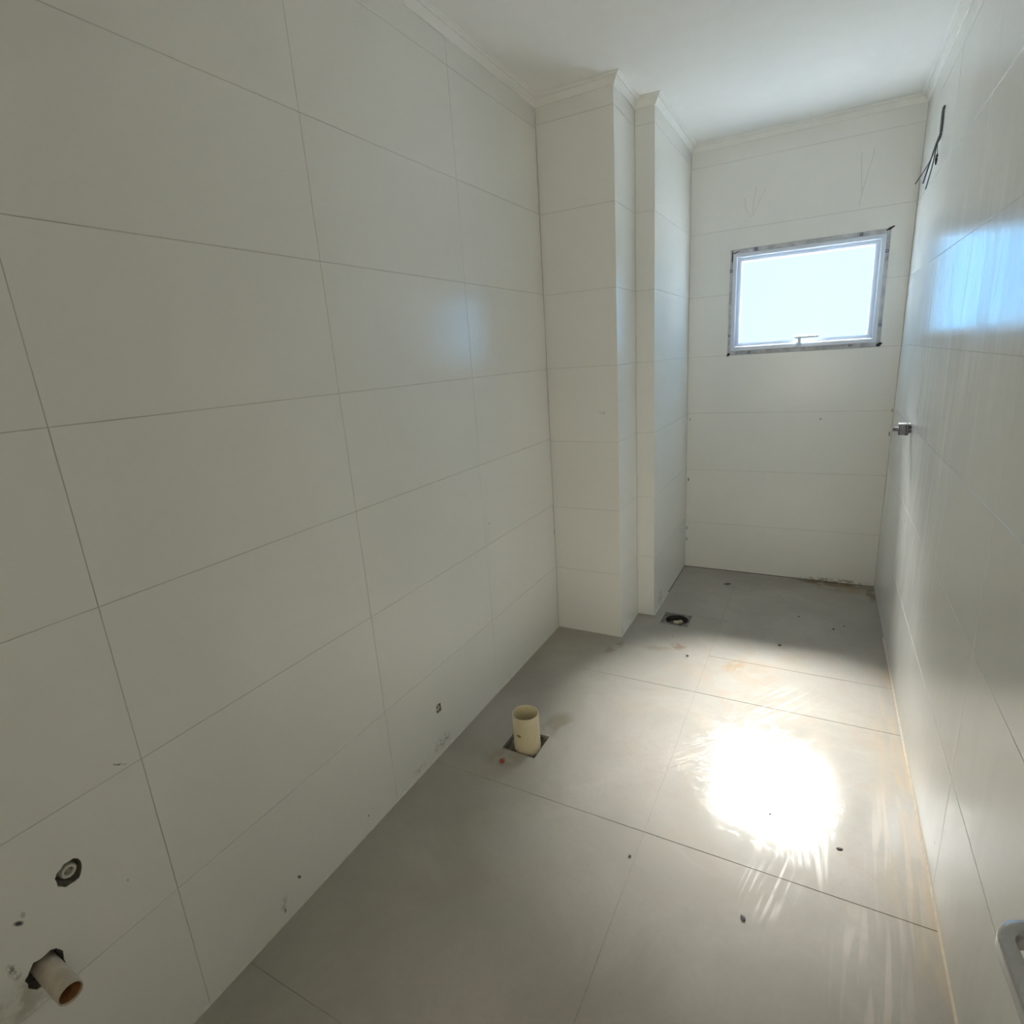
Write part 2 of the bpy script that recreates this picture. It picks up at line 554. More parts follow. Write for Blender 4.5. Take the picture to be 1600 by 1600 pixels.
def tube(path, rad, n=10, closed_ends=True, bm=None):
    """swept tube; rad is a number or a function of 0..1 that gives (ra, rb)"""
    bm = bm or bmesh.new()
    P = [Vector(p) for p in path]
    rings = []
    up = Vector((0, 0, 1))
    for i, p in enumerate(P):
        t = (P[min(i + 1, len(P) - 1)] - P[max(i - 1, 0)]).normalized()
        a = t.cross(up)
        if a.length < .05:
            a = t.cross(Vector((1, 0, 0)))
        a.normalize()
        b = a.cross(t).normalized()
        r = rad(i / (len(P) - 1)) if callable(rad) else rad
        ra, rb = r if isinstance(r, tuple) else (r, r)
        rings.append([bm.verts.new(p + a * ra * math.cos(2 * math.pi * k / n) + b * rb * math.sin(2 * math.pi * k / n)) for k in range(n)])
    for q, w in zip(rings, rings[1:]):
        for k in range(n):
            bm.faces.new((q[k], q[(k + 1) % n], w[(k + 1) % n], w[k]))
    if closed_ends:
        bm.faces.new(rings[0][::-1])
        bm.faces.new(rings[-1])
    return bm

def lathe(profile, axis_o, axis, n=40, bm=None, closed=False):
    """profile: (radius, distance along axis)"""
    bm = bm or bmesh.new()
    o, ax = Vector(axis_o), Vector(axis).normalized()
    a = ax.orthogonal().normalized()
    b = ax.cross(a)
    rings = []
    for r, h in profile:
        rings.append([bm.verts.new(o + ax * h + (a * math.cos(2 * math.pi * k / n) + b * math.sin(2 * math.pi * k / n)) * max(r, 1e-5)) for k in range(n)])
    pairs = list(zip(rings, rings[1:]))
    if closed:
        pairs.append((rings[-1], rings[0]))
    for q, w in pairs:
        for k in range(n):
            bm.faces.new((q[k], q[(k + 1) % n], w[(k + 1) % n], w[k]))
    if not closed:
        for rg in (rings[0], rings[-1]):
            if (rg[0].co - rg[n // 2].co).length > 1e-3:
                bm.faces.new(rg)
    return bm

# ------------------------------------------------------------------ holes for the plumbing
H_FLOORSQ = [(.206, 1.611), (.348, 1.606), (.349, 1.744), (.205, 1.748)]
DR = (.512, .662, 2.880, 3.026)                       # floor drain square
H_DRAIN = [(DR[0], DR[2]), (DR[1], DR[2]), (DR[1], DR[3]), (DR[0], DR[3])]
H_WPIPE = ragged((.2560, .423), .0300, .0315, 22, .10, .1, 3)
H_OUT1 = ragged((.331, .575), .021, .024, 18, .10, .25, 5)
H_OUT2 = [(1.4848, .1794), (1.4853, .2116), (1.500, .2135), (1.5158, .2108), (1.5185, .1761), (1.501, .1755)]

# ------------------------------------------------------------------ floor
def struct(o, label, cat):
    return tag(o, label, cat, None, 'structure')

V, Fc = plate(F_FLOOR, [(-.12, -1.7), (W + .12, -1.7), (W + .12, D + .12), (-.12, D + .12)],
              [inset(H_FLOORSQ, -.006), inset(H_DRAIN, -.001)], -JD, -.14, back=True, pit=-.10)
floor = struct(link('floor', V, Fc, M_FGROUT, None, (W / 2, D / 2, -JD)), 'floor of large greyish beige satin tiles with thin joints and dried smears', 'floor')
ys = [-.222, .6094, 1.4398, 2.2759, 3.0273, D]
grid(F_FLOOR, [0, FX], [Y0] + ys[:4], M_FLOOR, floor, [H_FLOORSQ])
# left strip beside the column: cut round the column foot
tile(F_FLOOR, [(JG, ys[3] + JG), (FX - JG, ys[3] + JG), (FX - JG, ys[4] - JG), (DR[1], ys[4] - JG), (DR[1], DR[2]), (DR[0], DR[2]), (DR[0], ys[4] - JG),
               (X2 + JG, ys[4] - JG), (X2 + JG, Y2 - JG), (X1 + JG, Y2 - JG), (X1 + JG, Y1 - JG), (JG, Y1 - JG)], M_FLOOR, floor)
tile(F_FLOOR, rect(X2, FX, ys[4], D), M_FLOOR, floor)
grid(F_FLOOR, [FX, W], [Y0, -.222, .6094, 1.4398, 2.2759, 2.6135, 3.0273, D], M_FLOOR, floor)

# ------------------------------------------------------------------ walls
ROWS = [0.0, .3605, .712, 1.0635, 1.415, 1.7665, 2.118, 2.4695, HT]
V, Fc = plate(F_LEFT, [(Y0 - .1, -.1), (D + .1, -.1), (D + .1, HT + .1), (Y0 - .1, HT + .1)],
              [inset(H_WPIPE, -.003), inset(H_OUT1, -.003), inset(H_OUT2, -.002)], -JD, -.12, back=True, pit=-.05)
wl = struct(link('wall_left', V, Fc, M_GROUT, None, (0, D / 2, 0)), 'long left wall of off white satin tiles with two pipe openings low down', 'wall')
grid(F_LEFT, [Y0, -.2189, .4988, 1.2164, 1.9397, Y1], ROWS, M_LEFT, wl, [H_WPIPE, H_OUT1, H_OUT2])

V, Fc = plate(F_RIGHT, [(Y0 - .1, -.1), (D + .1, -.1), (D + .1, HT + .1), (Y0 - .1, HT + .1)], [], -JD, -.12, back=True)
wr = struct(link('wall_right', V, Fc, M_GROUT, None, (W, D / 2, 0)), 'right wall of off white satin tiles hazed with dried grout', 'wall')
grid(F_RIGHT, [Y0, .125, .845, 1.5651, 2.2589, 2.8955, D], [0, .3707, .7314, 1.0727, 1.4156, 1.7547, 2.106, 2.458, HT], M_RIGHT, wr)

open_hole = [(OX0, OZ0), (OX1, OZ0), (OX1, OZ1), (OX0, OZ1)]
V, Fc = plate(F_BACK, [(-.1, -.1), (W + .1, -.1), (W + .1, HT + .1), (-.1, HT + .1)], [open_hole], -JD, -.10, back=False)
# outer face of the wall, open at the window
n0 = len(V)
o4 = [(-.1, -.1), (W + .1, -.1), (W + .1, HT + .1), (-.1, HT + .1)]
for a, b in o4 + open_hole:
    V.append(F_BACK.at(a, b, -.10))
for k in range(4):
    Fc.append([n0 + k, n0 + 4 + k, n0 + 4 + (k + 1) % 4, n0 + (k + 1) % 4])
wb_ = struct(link('wall_back', V, Fc, M_GROUT, None, (W / 2, D, 0)), 'narrow back wall of off white tile courses around the small window', 'wall')
BR = [0, .3269, .6892, 1.0598, 1.4085, 1.7608, 2.115, 2.4687, HT]
for j in range(8):
    z0, z1 = BR[j], BR[j + 1]
    if j == 4:      # the two pieces either side of the window
        tile(F_BACK, rect(X2, OX0 + JG, z0, z1), M_BACK, wb_)
        tile(F_BACK, rect(OX1 - JG, W, z0, z1), M_BACK, wb_)
    elif j == 5:    # one piece notched over the window head
        tile(F_BACK, [(X2 + JG, z0 + JG), (OX0, z0 + JG), (OX0, OZ1), (OX1, OZ1), (OX1, z0 + JG), (W - JG, z0 + JG), (W - JG, z1 - JG), (X2 + JG, z1 - JG)], M_BACK, wb_)
    else:
        tile(F_BACK, rect(X2, W, z0, z1), M_BACK, wb_)

# the boxed-out pier in the far left corner, stepped in plan
foot = [(0.0, Y1 + JD), (X1 - JD, Y1 + JD), (X1 - JD, Y2 + JD), (X2 - JD, Y2 + JD), (X2 - JD, D - .004), (0.0, D - .004)]
V = [Vector((x, y, 0)) for x, y in foot] + [Vector((x, y, HT)) for x, y in foot]
Fc = [[i, (i + 1) % 6, 6 + (i + 1) % 6, 6 + i] for i in range(6)]
pier = struct(link('column_1', V, Fc, M_GROUT, None, (X1 / 2, (Y1 + D) / 2, 0)), 'stepped tiled column boxed out of the far left corner', 'column')
CR = [0, .3582, .7022, 1.0526, 1.4157, 1.7608, 2.1149, 2.4816, HT]
for j in range(8):
    tile(F_C1, rect(0, X1 + JG, CR[j], CR[j + 1]), M_COLT, pier)
    tile(F_C2, rect(Y1 + JD - JG, Y2, CR[j], CR[j + 1]), M_COLT, pier)
    tile(F_C3, rect(X1, X2 + JG, CR[j], CR[j + 1]), M_COLT, pier)
    tile(F_C4, rect(Y2 + JD - JG, D, CR[j], CR[j + 1]), M_COLT, pier)

# door wall behind the camera with an open doorway, and the hall beyond
DX0, DX1, DZ = .62, 1.43, 2.12
bm = bmesh.new()
bm_box(bm, (-.1, Y0 - .1, -.1), (DX0, Y0, HT + .1))
bm_box(bm, (DX1, Y0 - .1, -.1), (W + .1, Y0, HT + .1))
bm_box(bm, (DX0, Y0 - .1, DZ), (DX1, Y0, HT + .1))
struct(from_bm('wall_front', bm, M_HALL, None, (W / 2, Y0, 0)), 'wall behind the viewer with the open doorway', 'wall')
bm = bmesh.new()
bm_box(bm, (-.1, -1.75, -.1), (W + .1, -1.68, HT + .1))
bm_box(bm, (-.1, -1.75, -.1), (-.03, Y0 - .1, HT + .1))
bm_box(bm, (W + .03, -1.75, -.1), (W + .1, Y0 - .1, HT + .1))
struct(from_bm('wall_hall', bm, M_HALL, None, (W / 2, -1.7, 0)), 'plain walls of the hall beyond the doorway behind the viewer', 'wall')

# ------------------------------------------------------------------ ceiling and cornice
box_c = box('ceiling', (-.12, -1.75, HT), (W + .12, D + .12, HT + .1), M_PLASTER)
struct(box_c, 'smooth white painted plaster ceiling', 'ceiling')
PLAN = [(0, Y0), (0, Y1), (X1, Y1), (X1, Y2), (X2, Y2), (X2, D), (W, D), (W, Y0)]
NRM = [(1, 0), (0, -1), (1, 0), (0, -1), (1, 0), (0, -1), (-1, 0)]
PROF = [(0, HC), (.0055, HC), (.0068, HC + .004), (.0185, HC + .0235), (.0185, HC + .0255), (.0245, HC + .0255), (.0265, HC + .030), (.035, HT - .002), (.035, HT), (0, HT)]
WHERE = ['along the left wall', 'across the near face of the column', 'along the right face of the column', 'on the small step behind the column',
         'from the step to the back wall', 'along the back wall above the window', 'along the right wall']
for i in range(7):
    a, b = Vector(PLAN[i]), Vector(PLAN[i + 1])
    n = Vector(NRM[i])
    na = Vector(NRM[i - 1]) if i > 0 else Vector((0, 0))
    nb = Vector(NRM[i + 1]) if i < 6 else Vector((0, 0))
    V = []
    for e, z in PROF:
        p = a + (n + na) * e
        V.append((p.x, p.y, z))
    for e, z in PROF:
        p = b + (n + nb) * e
        V.append((p.x, p.y, z))
    k = len(PROF)
    Fc = [[j, (j + 1) % k, k + (j + 1) % k, k + j] for j in range(k)] + [list(range(k))[::-1], list(range(k, 2 * k))]
    bm = bmesh.new()
    vs = [bm.verts.new(v) for v in V]
    for f in Fc:
        bm.faces.new([vs[j] for j in f])
    struct(from_bm('trim_%d' % (i + 1), bm, M_TRIM, None, ((a.x + b.x) / 2, (a.y + b.y) / 2, HC)), 'narrow white stepped cornice ' + WHERE[i], 'cornice')

# sealant lines where the walls meet the floor
def bead(parent, p0, p1, n, mat, s=.004):
    p0, p1, n = Vector((*p0, 0)), Vector((*p1, 0)), Vector((*n, 0))
    V = []
    for p in (p0, p1):
        V += [p, p + n * s, p + Vector((0, 0, s))]
    link('sealant_line', V, [[0, 1, 4, 3], [1, 2, 5, 4], [0, 3, 5, 2], [0, 2, 1], [3, 4, 5]], mat, parent)
bead(wl, (0, Y0), (0, Y1), (1, 0), M_BEAD)
bead(wr, (W, Y0), (W, 3.1), (-1, 0), M_TAN, .005)
bead(pier, (0, Y1), (X1, Y1), (0, -1), M_BEAD, .003)
bead(pier, (X1, Y1), (X1, Y2), (1, 0), M_BEAD, .004)
bead(pier, (X2, Y2), (X2, 3.3), (1, 0), M_BEAD, .004)
bead(pier, (X2, 3.3), (X2, D), (1, 0), M_DIRT, .004)
bead(wb_, (X2, D), (W, D), (0, -1), M_DIRT, .004)

# pencil strokes left on the back wall tiles by the tilers
def pencil(pts, parent, fr, w=.0011):
    V, Fc = [], []
    for (a, b) in pts:
        V += [fr.at(a - w, b, .0004), fr.at(a + w, b, .0004)]
    for i in range(len(pts) - 1):
        Fc.append([2 * i, 2 * i + 1, 2 * i + 3, 2 * i + 2])
    tag(link('pencil_mark', V, Fc, M_PENCIL, parent), 'faint grey pencil stroke')
M_PENCIL = plain('pencil_lead', (.52, .52, .50), (.60, .60, .57), .8, 90)
pencil([(.757, 2.27), (.768, 2.20), (.80, 2.165), (.815, 2.19), (.84, 2.25), (.868, 2.30)], wb_, F_BACK)
pencil([(.802, 2.18), (.806, 2.24), (.818, 2.32)], wb_, F_BACK)
pencil([(1.318, 2.385), (1.32, 2.33), (1.333, 2.19), (1.325, 2.13)], wb_, F_BACK)
pencil([(1.333, 2.19), (1.35, 2.28), (1.37, 2.36), (1.372, 2.40)], wb_, F_BACK)

# pale flat roof outside, just below the window, in full sun (added unseen, to bounce sunlight onto the ceiling)
M_REFLECTOR = plain('pale_reflector', (.74, .72, .68), (.68, .66, .62), .9, 6)
struct(box('reflector_outside', (-.4, D + .10, 1.30), (2.5, D + 2.2, 1.40), M_REFLECTOR), 'added pale flat roof outside below the window', 'reflector')

# ------------------------------------------------------------------ window
win = empty('window_1', ((WX0 + WX1) / 2, D, WZ0))
tag(win, 'small white framed obscured glass window high in the back wall', 'window', None, 'structure')

def rails(name, x0, x1, z0, z1, w, y0, y1, mat, lip=0.0):
    """four mitred rails; the inner edge may slope back (lip)"""
    co = [((x0, z0), (x1, z0)), ((x1, z0), (x1, z1)), ((x1, z1), (x0, z1)), ((x0, z1), (x0, z0))]
    ins = {(x0, z0): (1, 1), (x1, z0): (-1, 1), (x1, z1): (-1, -1), (x0, z1): (1, -1)}
    prof = [(0, y1), (0, y0 + .002), (.002, y0), (w - lip - .001, y0), (w, y0 + lip * .8 + .001), (w, y1)]
    for A, B in co:
        bm = bmesh.new()
        rg = []
        for P in (A, B):
            s = ins[P]
            rg.append([bm.verts.new((P[0] + s[0] * e, y, P[1] + s[1] * e)) for e, y in prof])
        k = len(prof)
        for j in range(k):
            bm.faces.new((rg[0][j], rg[0][(j + 1) % k], rg[1][(j + 1) % k], rg[1][j]))
        bm.faces.new(rg[0][::-1])
        bm.faces.new(rg[1])
        from_bm(name, bm, mat, win, ((A[0] + B[0]) / 2, (y0 + y1) / 2, (A[1] + B[1]) / 2))
rails('frame_rail', WX0, WX1, WZ0, WZ1, .024, D - .010, D + .075, M_ALU, .004)
rails('sash_rail', WX0 + .0245, WX1 - .0245, WZ0 + .0245, WZ1 - .0245, .0215, D + .012, D + .055, M_ALU, .006)
pane = box('pane', (GX0 - .008, D + .036, GZ0 - .008), (GX1 + .008, D + .040, GZ1 + .008), M_PANE, win)
# smeared mortar between frame and tiles, one strip per side with a wandering edge
def mortar(a, b, inner, outward, seed):
    rnd = random.Random(seed)
    n = 26
    bm = bmesh.new()
    prev = None
    for i in range(n + 1):
        t = i / n
        base = Vector(a).lerp(Vector(b), t)
        w = inner + rnd.uniform(-.005, .004)
        d = -.002 + rnd.uniform(-.003, .0025)
        p0 = base
        p1 = base + Vector(outward) * w
        col_ = [bm.verts.new((p0.x, D + .012, p0.y)), bm.verts.new((p0.x, D + d * .5 + .003, p0.y)),
                bm.verts.new((p1.x, D + d + .001, p1.y)), bm.verts.new((p1.x, D + .012, p1.y))]
        if prev:
            for j in range(4):
                bm.faces.new((prev[j], prev[(j + 1) % 4], col_[(j + 1) % 4], col_[j]))
        else:
            bm.faces.new(col_[::-1])
        prev = col_
    bm.faces.new(prev)
    from_bm('mortar_strip', bm, M_MORTAR, win, ((a[0] + b[0]) / 2, D, (a[1] + b[1]) / 2))
mortar((WX0 - .014, WZ1), (WX1 + .016, WZ1), .0225, (0, 1), 1)
mortar((WX0 - .014, WZ0), (WX1 + .016, WZ0), .0205, (0, -1), 2)
mortar((WX0, WZ0), (WX0, WZ1), .0135, (-1, 0), 3)
mortar((WX1, WZ0), (WX1, WZ1), .0165, (1, 0), 4)
for lo, hi in [((OX0 - .002, WZ1), (OX1 + .002, OZ1 + .002)), ((OX0 - .002, OZ0 - .002), (OX1 + .002, WZ0)),
               ((OX0 - .002, WZ0), (WX0, WZ1)), ((WX1, WZ0), (OX1 + .002, WZ1))]:
    box('mortar_bed', (lo[0], D + .004, lo[1]), (hi[0], D + .07, hi[1]), M_MORTAR, win)
M_CLIP = plain('blue_grey_plastic', (.10, .12, .20), (.13, .15, .24), .5, 60)
for x, z in [(.829, 1.9925), (1.348, 1.993), (1.4715, 1.895), (1.474, 1.522), (.701, 1.889), (.703, 1.523), (.819, 1.4215), (1.341, 1.427)]:
    bm = bmesh.new()
    s = .0075
    bm_box(bm, (x - s, D - .006, z - s), (x - s + .003, D + .006, z + s))
    bm_box(bm, (x + s - .003, D - .006, z - s), (x + s, D + .006, z + s))
    bm_box(bm, (x - s + .003, D - .006, z - s), (x + s - .003, D + .006, z - s + .003))
    bm_box(bm, (x - s + .003, D - .006, z + s - .003), (x + s - .003, D + .006, z + s))
    from_bm('fixing_clip', bm, M_CLIP, win, (x, D, z))
for x, z, sx, sz, sd in [(1.478, 2.004, .018, .007, 1), (1.4785, 1.4215, .014, .010, 2), (.699, 1.413, .009, .010, 3), (.7035, 1.962, .0028, .032, 4), (.722, 1.9865, .018, .0026, 5)]:  # near-black lumps stand in for the shade at the frame corners
    rnd = random.Random(sd)
    bm = bmesh.new()
    bmesh.ops.create_icosphere(bm, subdivisions=2, radius=1)
    for v in bm.verts:
        v.co = Vector((x + v.co.x * sx * (1 + rnd.uniform(-.25, .2)), D - .001 + v.co.y * .004, z + v.co.z * sz * (1 + rnd.uniform(-.25, .2)) + v.co.x * sx * .45 * (1 if sx < .02 else 0)))
    tag(from_bm('gap_shadow', bm, M_DARK, win, (x, D, z)), 'dark lump standing in for the shade at a frame corner')
# latch in the middle of the bottom rail
lat = empty('latch', (1.09, D - .012, 1.447), win)
lat.location = Vector((1.09, D - .012, 1.447)) - win.location
box('latch_base', (1.066, D - .018, 1.4365), (1.100, D - .009, 1.462), M_ALU, lat, .002)
box('latch_stem', (1.077, D - .034, 1.444), (1.094, D - .017, 1.487), M_ALU, lat, .003)
box('latch_lever', (1.060, D - .038, 1.481), (1.184, D - .026, 1.494), M_ALU, lat, .003)

# ------------------------------------------------------------------ upright waste pipe in the floor
px, py = .2845, 1.676
wp = empty('floor_waste_pipe', (px, py, -.098))
tag(wp, 'cream plastic waste pipe standing upright in a square floor cutout', 'pipe')
bm = lathe([(.0522, -.098), (.0522, .1365), (.0515, .138), (.0492, .138), (.0485, .1365), (.0485, -.098)], (px, py, 0), (-.012, .0, 1), 48, closed=True)
shade(from_bm('pipe_wall', bm, M_PVC, wp, (px, py, 0)))
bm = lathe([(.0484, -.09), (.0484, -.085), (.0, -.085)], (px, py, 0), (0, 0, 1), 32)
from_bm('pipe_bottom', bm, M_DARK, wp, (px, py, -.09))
# burn mark on the near side and a rust spot inside, thin patches that follow the wall
def patch(name, rad, a0, a1, z0, z1, mat, inward=False):
    bm = bmesh.new()
    n = 8
    ro, ri = (rad, rad + .0008) if not inward else (rad - .0008, rad)
    def ring(r):
        top, bot = [], []
        for i in range(n + 1):
            t = i / n
            a = a0 + (a1 - a0) * t
            h = math.sin(math.pi * t) ** .6
            zc = (z0 + z1) / 2
            for L, s in ((top, 1), (bot, -1)):
                L.append(bm.verts.new((px + math.cos(a) * r - .012 * zc, py + math.sin(a) * r, zc + s * h * (z1 - z0) / 2 + .0002 * s)))
        return top, bot
    t1, b1 = ring(ri)
    for i in range(n):
        bm.faces.new((t1[i], t1[i + 1], b1[i + 1], b1[i]))
    from_bm(name, bm, mat, wp, (px, py, (z0 + z1) / 2))
M_BURN = plain('printed_mark', (.22, .17, .09), (.30, .24, .13), .6, 90)
patch('dark_mark', .0522, -1.92, -1.50, .058, .070, M_BURN)
patch('rust_spot', .0485, 1.75, 2.05, .112, .128, M_ORANGE, True)
# broken edge of the cutout filled with damp concrete
bm = bmesh.new()
rnd = random.Random(4)
N = 10
gr = [[None] * (N + 1) for _ in range(N + 1)]
for i in range(N + 1):
    for j in range(N + 1):
        x = .201 + .152 * i / N
        y = 1.603 + .149 * j / N
        gr[i][j] = bm.verts.new((x, y, -.022 + rnd.uniform(-.008, .008)))
for i in range(N):
    for j in range(N):
        bm.faces.new((gr[i][j], gr[i + 1][j], gr[i + 1][j + 1], gr[i][j + 1]))
from_bm('rough_concrete', bm, M_DIRT, floor, (.277, 1.677, -.022))

# ------------------------------------------------------------------ floor drain
dcx, dcy = (DR[0] + DR[1]) / 2, (DR[2] + DR[3]) / 2
dr = empty('floor_drain', (dcx, dcy, -.06))
tag(dr, 'square floor drain without its grate at the foot of the column step', 'drain')
circ = [(dcx + .004 + .062 * math.cos(2 * math.pi * k / 40), dcy - .002 + .062 * math.sin(2 * math.pi * k / 40)) for k in range(40)]
V, Fc = plate(F_FLOOR, inset(H_DRAIN, .001), [circ], -.0015, -.005, .0006)
link('drain_frame', V, Fc, M_STEEL, dr)
bm = lathe([(.0618, -.003), (.0640, -.006), (.0640, -.055), (.0615, -.055), (.0615, -.006), (.0600, -.003)], (dcx + .004, dcy - .002, 0), (0, 0, 1), 40, closed=True)
shade(from_bm('drain_collar', bm, M_DARK, dr, (dcx, dcy, -.03)))
M_RUBBLE = plain('pale_rubble', (.58, .52, .40), (.36, .31, .22), .95, 50, bstr=.6)
bm = lathe([(.0612, -.044), (.0612, -.036), (.0, -.036)], (dcx + .004, dcy - .002, 0), (0, 0, 1), 32)
from_bm('drain_bottom', bm, M_DIRT, dr, (dcx, dcy, -.054))
rnd = random.Random(9)
for k in range(7):
    a = rnd.uniform(0, 6.28)
    rr = rnd.uniform(.0, .038)
    bm = bmesh.new()
    bmesh.ops.create_icosphere(bm, subdivisions=1, radius=1)
    s = rnd.uniform(.011, .019)
    c = Vector((dcx + .004 + rr * math.cos(a), dcy - .002 + rr * math.sin(a), -.021))
    for v in bm.verts:
        v.co = c + v.co * s * rnd.uniform(.75, 1.1)
    from_bm('rubble_lump', bm, M_RUBBLE, dr, c)

# ------------------------------------------------------------------ wall waste pipe, low on the left wall
wq = empty('wall_waste_pipe', (0, .2585, .417))
tag(wq, 'short chalky cream waste pipe sticking out of the left wall', 'pipe')
ax = Vector((1, -.03, -.05))
bm = lathe([(.0205, -.045), (.0205, .082), (.0199, .083), (.0188, .083), (.0182, .082), (.0182, -.045)], (0, .2590, .416), ax, 36, closed=True)
shade(from_bm('pipe_wall', bm, M_PVC_DIRTY, wq, (0.02, .2590, .416)))
bm = lathe([(.0181, -.04), (.0181, .079), (.0177, .079), (.0177, -.04)], (0, .2590, .416), ax, 36, closed=True)
tag(shade(from_bm('pipe_lining', bm, M_ORANGE, wq, (.02, .259, .416))), 'orange brown stained inside')
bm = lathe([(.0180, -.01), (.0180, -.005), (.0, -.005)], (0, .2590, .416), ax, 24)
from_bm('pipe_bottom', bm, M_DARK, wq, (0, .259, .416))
rnd = random.Random(12)
def broken_ring(hole, parent, org, w=.006):
    """crumbled plaster lip just inside a hole in the tiles, set back from their face"""
    bm = bmesh.new()
    n = len(hole)
    c = Vector((sum(p[0] for p in hole) / n, sum(p[1] for p in hole) / n))
    R = []
    for p in hole:
        q = Vector(p)
        d = (q - c).normalized()
        a = q + d * .003
        b = q - d * w * rnd.uniform(.2, 1.1)
        z = -.006 + rnd.uniform(-.003, .001)
        R.append([bm.verts.new((z, a.x, a.y)), bm.verts.new((z - .012, b.x, b.y))])
    for i in range(n):
        bm.faces.new((R[i][0], R[i][1], R[(i + 1) % n][1], R[(i + 1) % n][0]))
    from_bm('crumbled_edge', bm, M_DIRT, parent, org)
broken_ring(H_WPIPE, wl, (-.01, .2585, .417))

# ------------------------------------------------------------------ water outlets in the left wall
def outlet(name, c, r, hole, label, d=-.004):
    o = empty(name, (d, c[0], c[1]))
    tag(o, label, 'outlet', 'capped water outlets in the left wall')
    bm = lathe([(r * 1.15, -.04), (r * 1.15, d - .004), (r, d), (r * .66, d), (r * .60, d - .003), (r * .60, -.02)], (0, c[0], c[1]), (1, 0, 0), 24)
    shade(from_bm('socket', bm, M_SOCKET, o, (d, c[0], c[1])))
    bm = lathe([(r * .58, -.02), (r * .58, d - .005), (r * .3, d - .002), (0, d - .002)], (0, c[0], c[1]), (1, 0, 0), 16)
    shade(from_bm('plug', bm, M_PLUG, o, (d, c[0], c[1])))
    broken_ring(hole, wl, (-.01, c[0], c[1]), .004)
M_SOCKET = plain('pale_socket', (.60, .58, .53), (.52, .50, .45), .5, 60)
M_PLUG = plain('brass_plug', (.40, .36, .30), (.34, .30, .25), .4, 60, metal=.3)
outlet('water_outlet', (.3325, .577), .0125, H_OUT1, 'pale water outlet in a ragged hole above the wall pipe')
outlet('water_outlet', (1.5025, .193), .0105, H_OUT2, 'tiny water outlet in a ragged hole behind the upright floor pipe')

# ------------------------------------------------------------------ tap body on the right wall
M_SUNTOP = plain('sunlit_top_paint', (.75, .74, .70), (.70, .69, .66), .5, 60)  # pale colour stands in for sunlight on top of the tap body
tv = empty('shower_tap_body', (W, 3.047, 1.058))
tag(tv, 'bare metal tap body jutting from the right wall below the window', 'tap')
O = (W, 3.047, 1.059)
AX = (-1, 0, 0)
shade(from_bm('wall_sleeve', lathe([(.0165, -.01), (.0165, .012), (.0155, .014), (0, .014)], O, AX, 24), M_CHROME, tv, O))
shade(from_bm('collar', lathe([(0, .008), (.0275, .008), (.029, .010), (.029, .018), (.0275, .020), (0, .020)], O, AX, 8), M_CHROME, tv, O))
bm = bmesh.new()
bm_box(bm, (W - .047, 3.047 - .0195, 1.0345), (W - .018, 3.047 + .0195, 1.0815), .003)
from_bm('body_block', bm, M_CHROME, tv, O)
box('sunlit_top_strip', (W - .047, 3.047 - .0195, 1.0816), (W - .001, 3.047 + .0195, 1.0855), M_SUNTOP, tv, .001)
shade(from_bm('spindle', lathe([(0, .044), (.0095, .044), (.0095, .056), (.0085, .058), (.0085, .063), (.0095, .065), (.0088, .067), (0, .067)], (W, 3.047, 1.0595), AX, 18), M_CHROME, tv, O))

# ------------------------------------------------------------------ electric cable high on the right wall
cb = empty('electric_cable', (W, 3.18, 2.349))
tag(cb, 'dark loose electric cable with splayed wires high on the right wall', 'cable')
def curve_pts(pts, n=14):
    P = [Vector(p) for p in pts]
    P = [P[0] * 2 - P[1]] + P + [P[-1] * 2 - P[-2]]
    out = []
    for i in range(1, len(P) - 2):
        for k in range(n):
            t = k / n
            a, b, c, d = P[i - 1], P[i], P[i + 1], P[i + 2]
            out.append(.5 * ((2 * b) + (c - a) * t + (2 * a - 5 * b + 4 * c - d) * t * t + (3 * b - a - 3 * c + d) * t ** 3))
    out.append(P[-2])
    return out
WX = W - .004
shade(from_bm('outer_sheath', tube(curve_pts([(WX + .002, 3.181, 2.352), (WX - .002, 3.18, 2.335), (WX - .001, 3.18, 2.285), (WX - .002, 3.18, 2.245), (WX - .012, 3.18, 2.215)], 8),
      lambda t: .0045 + .001 * math.sin(t * 3)), M_GREY, cb, (WX, 3.18, 2.3)))
for pts, mt, r in [([(WX - .001, 3.18, 2.26), (WX - .010, 3.178, 2.222), (1.55, 3.176, 2.157), (1.5075, 3.18, 2.0785)], M_GREY, .0024),
                   ([(WX - .001, 3.182, 2.26), (WX - .011, 3.182, 2.222), (1.551, 3.181, 2.155), (1.5344, 3.18, 2.076)], M_BLUE, .0027),
                   ([(WX - .001, 3.179, 2.255), (WX - .009, 3.177, 2.220), (1.561, 3.176, 2.148), (1.5458, 3.178, 2.0521)], M_GREEN, .0022),
                   ([(WX - .001, 3.183, 2.258), (WX - .007, 3.184, 2.225), (1.5725, 3.184, 2.185), (1.5722, 3.183, 2.160)], M_BLUE, .0012)]:
    shade(from_bm('wire', tube(curve_pts(pts, 8), r, 8), mt, cb, pts[0]))
shade(from_bm('tape_tip', tube(curve_pts([(1.5730, 3.183, 2.182), (1.5715, 3.183, 2.165), (1.571, 3.183, 2.140)], 6), lambda t: .0018 + .0034 * math.sin(math.pi * min(1, t * .9 + .05))), M_BLACK, cb, (1.572, 3.183, 2.16)))

